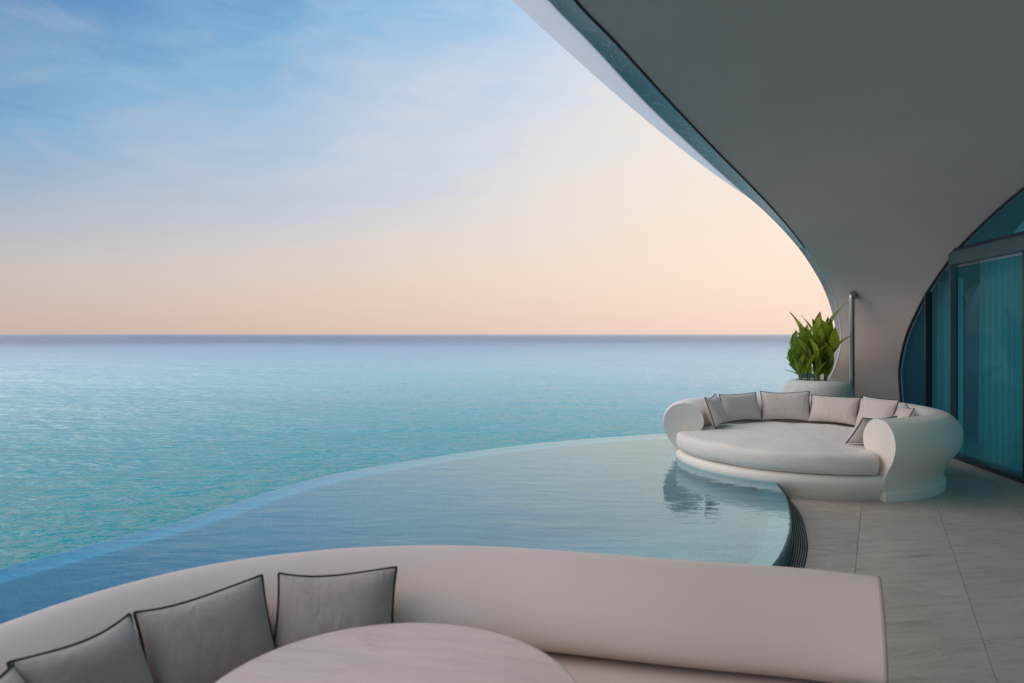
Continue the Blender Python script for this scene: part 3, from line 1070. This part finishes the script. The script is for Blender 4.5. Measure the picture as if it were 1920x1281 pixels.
# ------------------------------------------------------------------ cushions
def make_cushion(label, loc, face, lean, W=0.52, H=0.36, T=0.15, roll=0.0, seed=0, group=None, fabric='linen'):
    """origin at the bottom middle; face = direction in plan the front looks to (deg), lean back in deg"""
    rnd = random.Random(seed)
    n = 22
    root = empty('cushion', loc)
    rot = Matrix.Rotation(R(face + 90), 4, 'Z') @ Matrix.Rotation(R(-lean), 4, 'X') @ Matrix.Rotation(R(roll), 4, 'Y')
    root.rotation_euler = rot.to_euler()
    ph = [rnd.uniform(0, 6.28) for _ in range(6)]

    def outline(s, t_):
        # pinched edges: sides draw in between the corners
        x = s * W / 2 * (1 - 0.055 * (1 - t_ * t_) - 0.0)
        z = H / 2 + t_ * H / 2 * (1 - 0.12 * (1 - s * s))
        # sag of the upper corners
        z += 0.006 * math.sin(2.5 * s + ph[0]) * (t_ + 1) / 2
        return x, z

    def thick(s, t_):
        e = max(0.0, (1 - s ** 4) * (1 - t_ ** 4)) ** 0.62
        e *= 1 + 0.05 * math.sin(3 * s + ph[1]) + 0.05 * math.sin(2.6 * t_ + ph[2])
        fold = 0.05 * math.sin(9 * s + 4 * t_ + ph[3]) * (abs(s) ** 3) * (1 - abs(s)) * 4
        e += fold * 0.4
        return T / 2 * e * (1.06 - 0.16 * (t_ > 0) * t_)

    V, F = [], []
    idx = {}
    for side_ in (-1, 1):
        for i in range(n + 1):
            for j in range(n + 1):
                s = math.sin((i / n - 0.5) * math.pi); t_ = math.sin((j / n - 0.5) * math.pi)
                x, z = outline(s, t_)
                V.append((x, side_ * thick(s, t_), z))
    st = (n + 1) * (n + 1)
    for k in range(2):
        for (a, b, c, d) in grid_faces(n + 1, n + 1):
            q = (a + k * st, b + k * st, c + k * st, d + k * st)
            F.append(q if k else q[::-1])
    cov = mesh_obj('cover', V, F, M[fabric], root)
    ring = []
    for e in range(4):
        for k in range(14):
            s = -math.cos(math.pi * k / 14)
            st_ = [(s, -1), (1, s), (-s, 1), (-1, -s)][e]
            ring.append(st_)
    pts = []
    for s, t_ in ring:
        x, z = outline(s, t_)
        pts.append((x, 0, z))
    # round the corners a touch
    P = [Vector(p) for p in pts]
    P = [P[i] * 0.6 + (P[i - 1] + P[(i + 1) % len(P)]) * 0.2 for i in range(len(P))]
    P = [Vector((p.x * 1.018, p.y, H / 2 + (p.z - H / 2) * 1.02)) for p in P]
    v_, f_ = tube(P, 0.0048 if fabric == 'linen' else 0.0042, 6, close=True)
    mesh_obj('piping', v_, f_, M['piping'], root)
    tag(root, label, 'cushion', group)
    return root


ZT = 0.468
bed_c = [
    (149, 0.92, 20, 0.50, 0.38, 'pale cushion with black piping leaning nearest the left arm of the daybed'),
    (113, 0.95, 18, 0.60, 0.37, 'pale cushion second from the left arm of the daybed'),
    (78, 0.95, 15, 0.60, 0.385, 'pale daybed cushion in front of the planter, standing tallest of its row'),
    (45, 0.93, 22, 0.59, 0.365, 'pale daybed cushion at the back, in front of the steel pipe'),
    (12, 0.94, 18, 0.57, 0.385, 'pale daybed cushion just left of the one half hidden by the right arm'),
    (-21, 0.95, 24, 0.50, 0.36, 'daybed cushion of which only the top shows above the right arm'),
    (-68, 0.84, 36, 0.48, 0.34, 'cushion seen edge-on with black piping against the inside of the right arm'),
]
for k, (th, rr, lean, W_, H_, lab) in enumerate(bed_c):
    a = R(th)
    make_cushion(lab, (C.x + rr * math.cos(a), C.y + rr * math.sin(a), ZT + 0.012), th + 180, lean, W_, H_, 0.15, 0.0, seed=k, group='cushions on the round daybed')

# ------------------------------------------------------------------ planter and plant
PL = Vector((4.54, 10.15, 0))
pot = empty('planter_pot', PL)
tag(pot, 'large rounded grey concrete planter behind the daybed', 'planter')
pc = catmull([(0.30, 0.0, 0), (0.40, 0.05, 0), (0.475, 0.28, 0), (0.492, 0.55, 0), (0.485, 0.74, 0), (0.45, 0.86, 0), (0.38, 0.915, 0), (0.30, 0.925, 0), (0.285, 0.915, 0), (0.28, 0.86, 0)], 6)
V, F = revolve(lambda a: [(p.x, p.y) for p in pc], 0, 360, 64, closed=False, cap=False)
F.append(tuple(i * len(pc) for i in range(64)))
mesh_obj('bowl', V, F, M['pot'], pot)
V = [(0.282 * math.cos(2 * math.pi * i / 32), 0.282 * math.sin(2 * math.pi * i / 32), 0.872) for i in range(32)]
mesh_obj('soil', V, [tuple(range(32))], M['soil'], pot, smooth=False)

plant = empty('potted_plant', PL + Vector((-0.06, 0, 0.872)))
tag(plant, 'upright broad-leaved green plant growing in the grey planter', 'plant')


def leaf_mesh(L, Wd, bend, fold, seed):
    rnd = random.Random(seed)
    nl, nw = 12, 6
    V = []
    ph = rnd.uniform(0, 6)
    for i in range(nl + 1):
        s = i / nl
        wd = Wd * (math.sin(math.pi * min(1, s ** 0.72)) ** 0.85) * (1 - 0.25 * s) + 0.004 * (1 - s)
        y = bend * s * s
        z = L * (s - 0.18 * abs(bend) * s * s)
        for j in range(nw + 1):
            q = j / nw * 2 - 1
            V.append((q * wd, y + fold * abs(q) * wd * -1 + 0.006 * math.sin(11 * s + ph + 2 * q) * abs(q), z))
    me = bpy.data.meshes.new('leaf')
    me.from_pydata(V, [], grid_faces(nl + 1, nw + 1))
    me.polygons.foreach_set('use_smooth', [True] * len(me.polygons))
    me.materials.append(M['leaf'])
    return me


leafs = [leaf_mesh(0.32 + 0.05 * k, 0.064 + 0.010 * k, 0.05 + 0.06 * (k % 3), 0.35 + 0.15 * (k % 2), k) for k in range(5)]
rl = random.Random(21)
stalks = [  # base x, y, lean x, lean y, height
    (-0.20, -0.05, -0.13, 0.0, 0.62), (-0.11, -0.12, -0.10, -0.05, 0.66), (-0.05, 0.08, -0.04, 0.05, 0.68), (0.04, -0.10, 0.00, -0.06, 0.62),
    (0.08, 0.06, 0.03, 0.05, 0.80), (0.15, -0.04, 0.05, -0.03, 0.86), (0.20, 0.05, 0.05, 0.02, 0.72), (-0.15, 0.10, -0.20, 0.05, 0.40), (0.12, -0.16, 0.10, -0.08, 0.55), (-0.02, -0.18, -0.05, -0.1, 0.45), (0.02, 0.0, 0.02, -0.02, 0.7),
]
for k, (bx, by, lx, ly, h) in enumerate(stalks):
    pts = [Vector((bx + lx * s * s, by + ly * s * s, h * s - 0.02)) for s in [i / 7 for i in range(8)]]
    v_, f_ = tube(pts, 0.013, 6, taper=[1 - 0.6 * i / 7 for i in range(8)])
    mesh_obj('stem', v_, f_, M['stem'], plant)
    nlv = 8 if h > 0.5 else 5
    az0 = rl.uniform(0, 6.28)
    for q in range(nlv):
        f = 0.22 + 0.70 * q / (nlv - 1) if nlv > 1 else 0.9
        i = min(int(f * 7), 6)
        p = pts[i].lerp(pts[i + 1], f * 7 - i)
        lf = bpy.data.objects.new('leaf', leafs[rl.randrange(5)])
        lf.parent = plant
        lf.location = p
        azl = az0 + q * 2.4 + rl.uniform(-0.4, 0.4)
        tilt = R(rl.uniform(6, 27) * (1.15 - 0.55 * f)) + R(2)
        rot = Matrix.Rotation(azl, 4, 'Z') @ Matrix.Rotation(-tilt, 4, 'X') @ Matrix.Rotation(rl.uniform(-0.6, 0.6), 4, 'Z')
        lf.rotation_euler = rot.to_euler()
        sc = rl.uniform(0.72, 1.0)
        lf.scale = (sc * 0.95, sc, sc)
        col.objects.link(lf)
# one leaf drooping out to the left
for (loc, rx, rz, s) in [((-0.20, -0.05, 0.10), 58, 80, 0.8), ((-0.16, -0.10, 0.22), 40, 100, 0.7)]:
    lf = bpy.data.objects.new('leaf', leafs[0]); lf.parent = plant; lf.location = loc
    lf.rotation_euler = (Matrix.Rotation(R(rz), 4, 'Z') @ Matrix.Rotation(R(-rx), 4, 'X')).to_euler(); lf.scale = (0.55 * s, s, s)
    col.objects.link(lf)

# ------------------------------------------------------------------ steel pipe on the wall
PP = Vector((5.20, 10.45, 0))
pipe = empty('steel_pipe', PP)
tag(pipe, 'tall brushed steel shower pipe with a bent top standing by the wall', 'shower pipe')
pts = [Vector((0, 0, z)) for z in (0.0, 0.5, 1.0, 1.5, 2.0, 2.15)]
for k in range(1, 9):
    a = math.pi * k / 8
    pts.append(Vector((0.062 * (1 - math.cos(a)) * 0.75, 0.03 * (1 - math.cos(a)), 2.15 + 0.085 * math.sin(a))))
v_, f_ = tube(pts, 0.043, 16); mesh_obj('pole', v_, f_, M['steel'], pipe, sharp=60)
for z in (0.98,):
    v_, f_ = tube([(0, 0, z - 0.022), (0, 0, z - 0.018), (0, 0, z + 0.018), (0, 0, z + 0.022)], 0.047, 16); mesh_obj('collar', v_, f_, M['steel'], pipe, sharp=50)
v_, f_ = tube([(0, -0.03, 0.98), (0, -0.06, 0.98)], 0.012, 10); mesh_obj('knob', v_, f_, M['steel'], pipe, sharp=50)
v_, f_ = tube([(0, 0, 0.0), (0, 0, 0.012)], 0.085, 20); mesh_obj('foot_flange', v_, f_, M['steel'], pipe, sharp=50)

# ------------------------------------------------------------------ curved sofa in the foreground
top = [(-1.15, 0.35), (-1.48, 0.85), (-1.66, 1.35), (-1.70, 1.78), (-1.60, 2.15), (-1.44, 2.46), (-1.18, 2.72), (-0.81, 2.89), (-0.40, 2.955), (-0.02, 2.93), (0.33, 2.85), (0.73, 2.75), (1.03, 2.69), (1.24, 2.63), (1.385, 2.565)]
SOF = Vector((-0.1, 2.4, 0))
path = smooth_pts(resample(catmull([(x, y, 0) for x, y in top], 10), 130), 8)
pathl = [p - SOF for p in path]
sofa = empty('curved_sofa', SOF)
tag(sofa, 'long curved beige sofa with a rolled back in the foreground', 'sofa')
sp_ = catmull([(-0.215, 0.355, 0), (-0.27, 0.385, 0), (-0.312, 0.43, 0), (-0.300, 0.485, 0), (-0.235, 0.565, 0), (-0.14, 0.635, 0), (-0.05, 0.674, 0), (0.02, 0.68, 0), (0.075, 0.655, 0), (0.105, 0.59, 0), (0.105, 0.45, 0), (0.07, 0.28, 0), (0.03, 0.12, 0), (0.02, 0.0, 0)], 6)
sprof = [(p.x, p.y) for p in sp_] + [(-0.20, 0.0), (-0.20, 0.34)]
Vs, Fs = sweep2d(pathl, sprof)
so = mesh_obj('backrest', Vs, Fs, M['sofa'], sofa, sharp=60)
mod = so.modifiers.new('edge', 'BEVEL'); mod.width = 0.012; mod.segments = 3; mod.limit_method = 'ANGLE'; mod.angle_limit = R(60)
# welt round the sofa's cut end
ex = pathl[-1]; td_ = (pathl[-1] - pathl[-2]).normalized(); nn_ = Vector((-td_.y, td_.x, 0))
welt = [ex + nn_ * q + Vector((0, 0, z)) - td_ * 0.004 for q, z in sprof[:-3]]
v_, f_ = tube(welt, 0.0045, 6)
mesh_obj('welt', v_, f_, M['welt'], sofa)
stp = catmull([(-0.18, 0.352, 0), (-0.5, 0.372, 0), (-0.70, 0.37, 0), (-0.755, 0.35, 0), (-0.765, 0.33, 0), (-0.745, 0.285, 0), (-0.70, 0.275, 0)], 5)
stprof = [(p.x, p.y) for p in stp] + [(-0.18, 0.275)]
seatpath = pathl[6:-4]
Vs, Fs = sweep2d(seatpath, stprof)
mesh_obj('seat', Vs, Fs, M['seat'], sofa, sharp=60)
Vs, Fs = sweep2d(seatpath, [(-0.20, 0.27), (-0.69, 0.27), (-0.67, 0.0), (-0.20, 0.0)])
mesh_obj('base', Vs, Fs, M['sofa'], sofa, sharp=40)

SG = 'cushions on the curved sofa'
make_cushion('grey linen cushion with black piping at the middle of the sofa, nearest the table', (-0.655, 2.485, 0.378), -84, 26, 0.44, 0.345, 0.165, 0, 31, SG, 'sofa_linen')
make_cushion('grey linen cushion second from the table, tilted along the sofa curve', (-0.985, 2.31, 0.378), -48, 27, 0.43, 0.345, 0.165, -2, 32, SG, 'sofa_linen')
make_cushion('grey linen cushion near the left edge, top edge slanting up to the right', (-1.175, 2.00, 0.378), -22, 27, 0.37, 0.345, 0.165, 0, 33, SG, 'sofa_linen')
make_cushion('cushion cut off by the lower left corner of the picture', (-1.24, 1.68, 0.378), -4, 27, 0.40, 0.345, 0.165, 0, 34, SG, 'sofa_linen')

# ------------------------------------------------------------------ round table
tbl = empty('round_table', (-0.334, 1.837, 0))
tag(tbl, 'round table with a streaked pale stone top in front of the sofa', 'table')
tp_ = [(0.0, 0.60), (0.525, 0.60), (0.537, 0.597), (0.543, 0.588), (0.543, 0.572), (0.535, 0.562), (0.0, 0.560)]
V, F = revolve(lambda a: tp_, 0, 360, 128, closed=False, cap=False)
mesh_obj('tabletop', V, F, M['table'], tbl, sharp=50)
pd = catmull([(0.10, 0.559, 0), (0.085, 0.45, 0), (0.085, 0.15, 0), (0.12, 0.06, 0), (0.27, 0.025, 0), (0.28, 0.0, 0)], 5)
V, F = revolve(lambda a: [(p.x, p.y) for p in pd], 0, 360, 48, closed=False, cap=False)
mesh_obj('pedestal', V, F, M['sofa'], tbl)
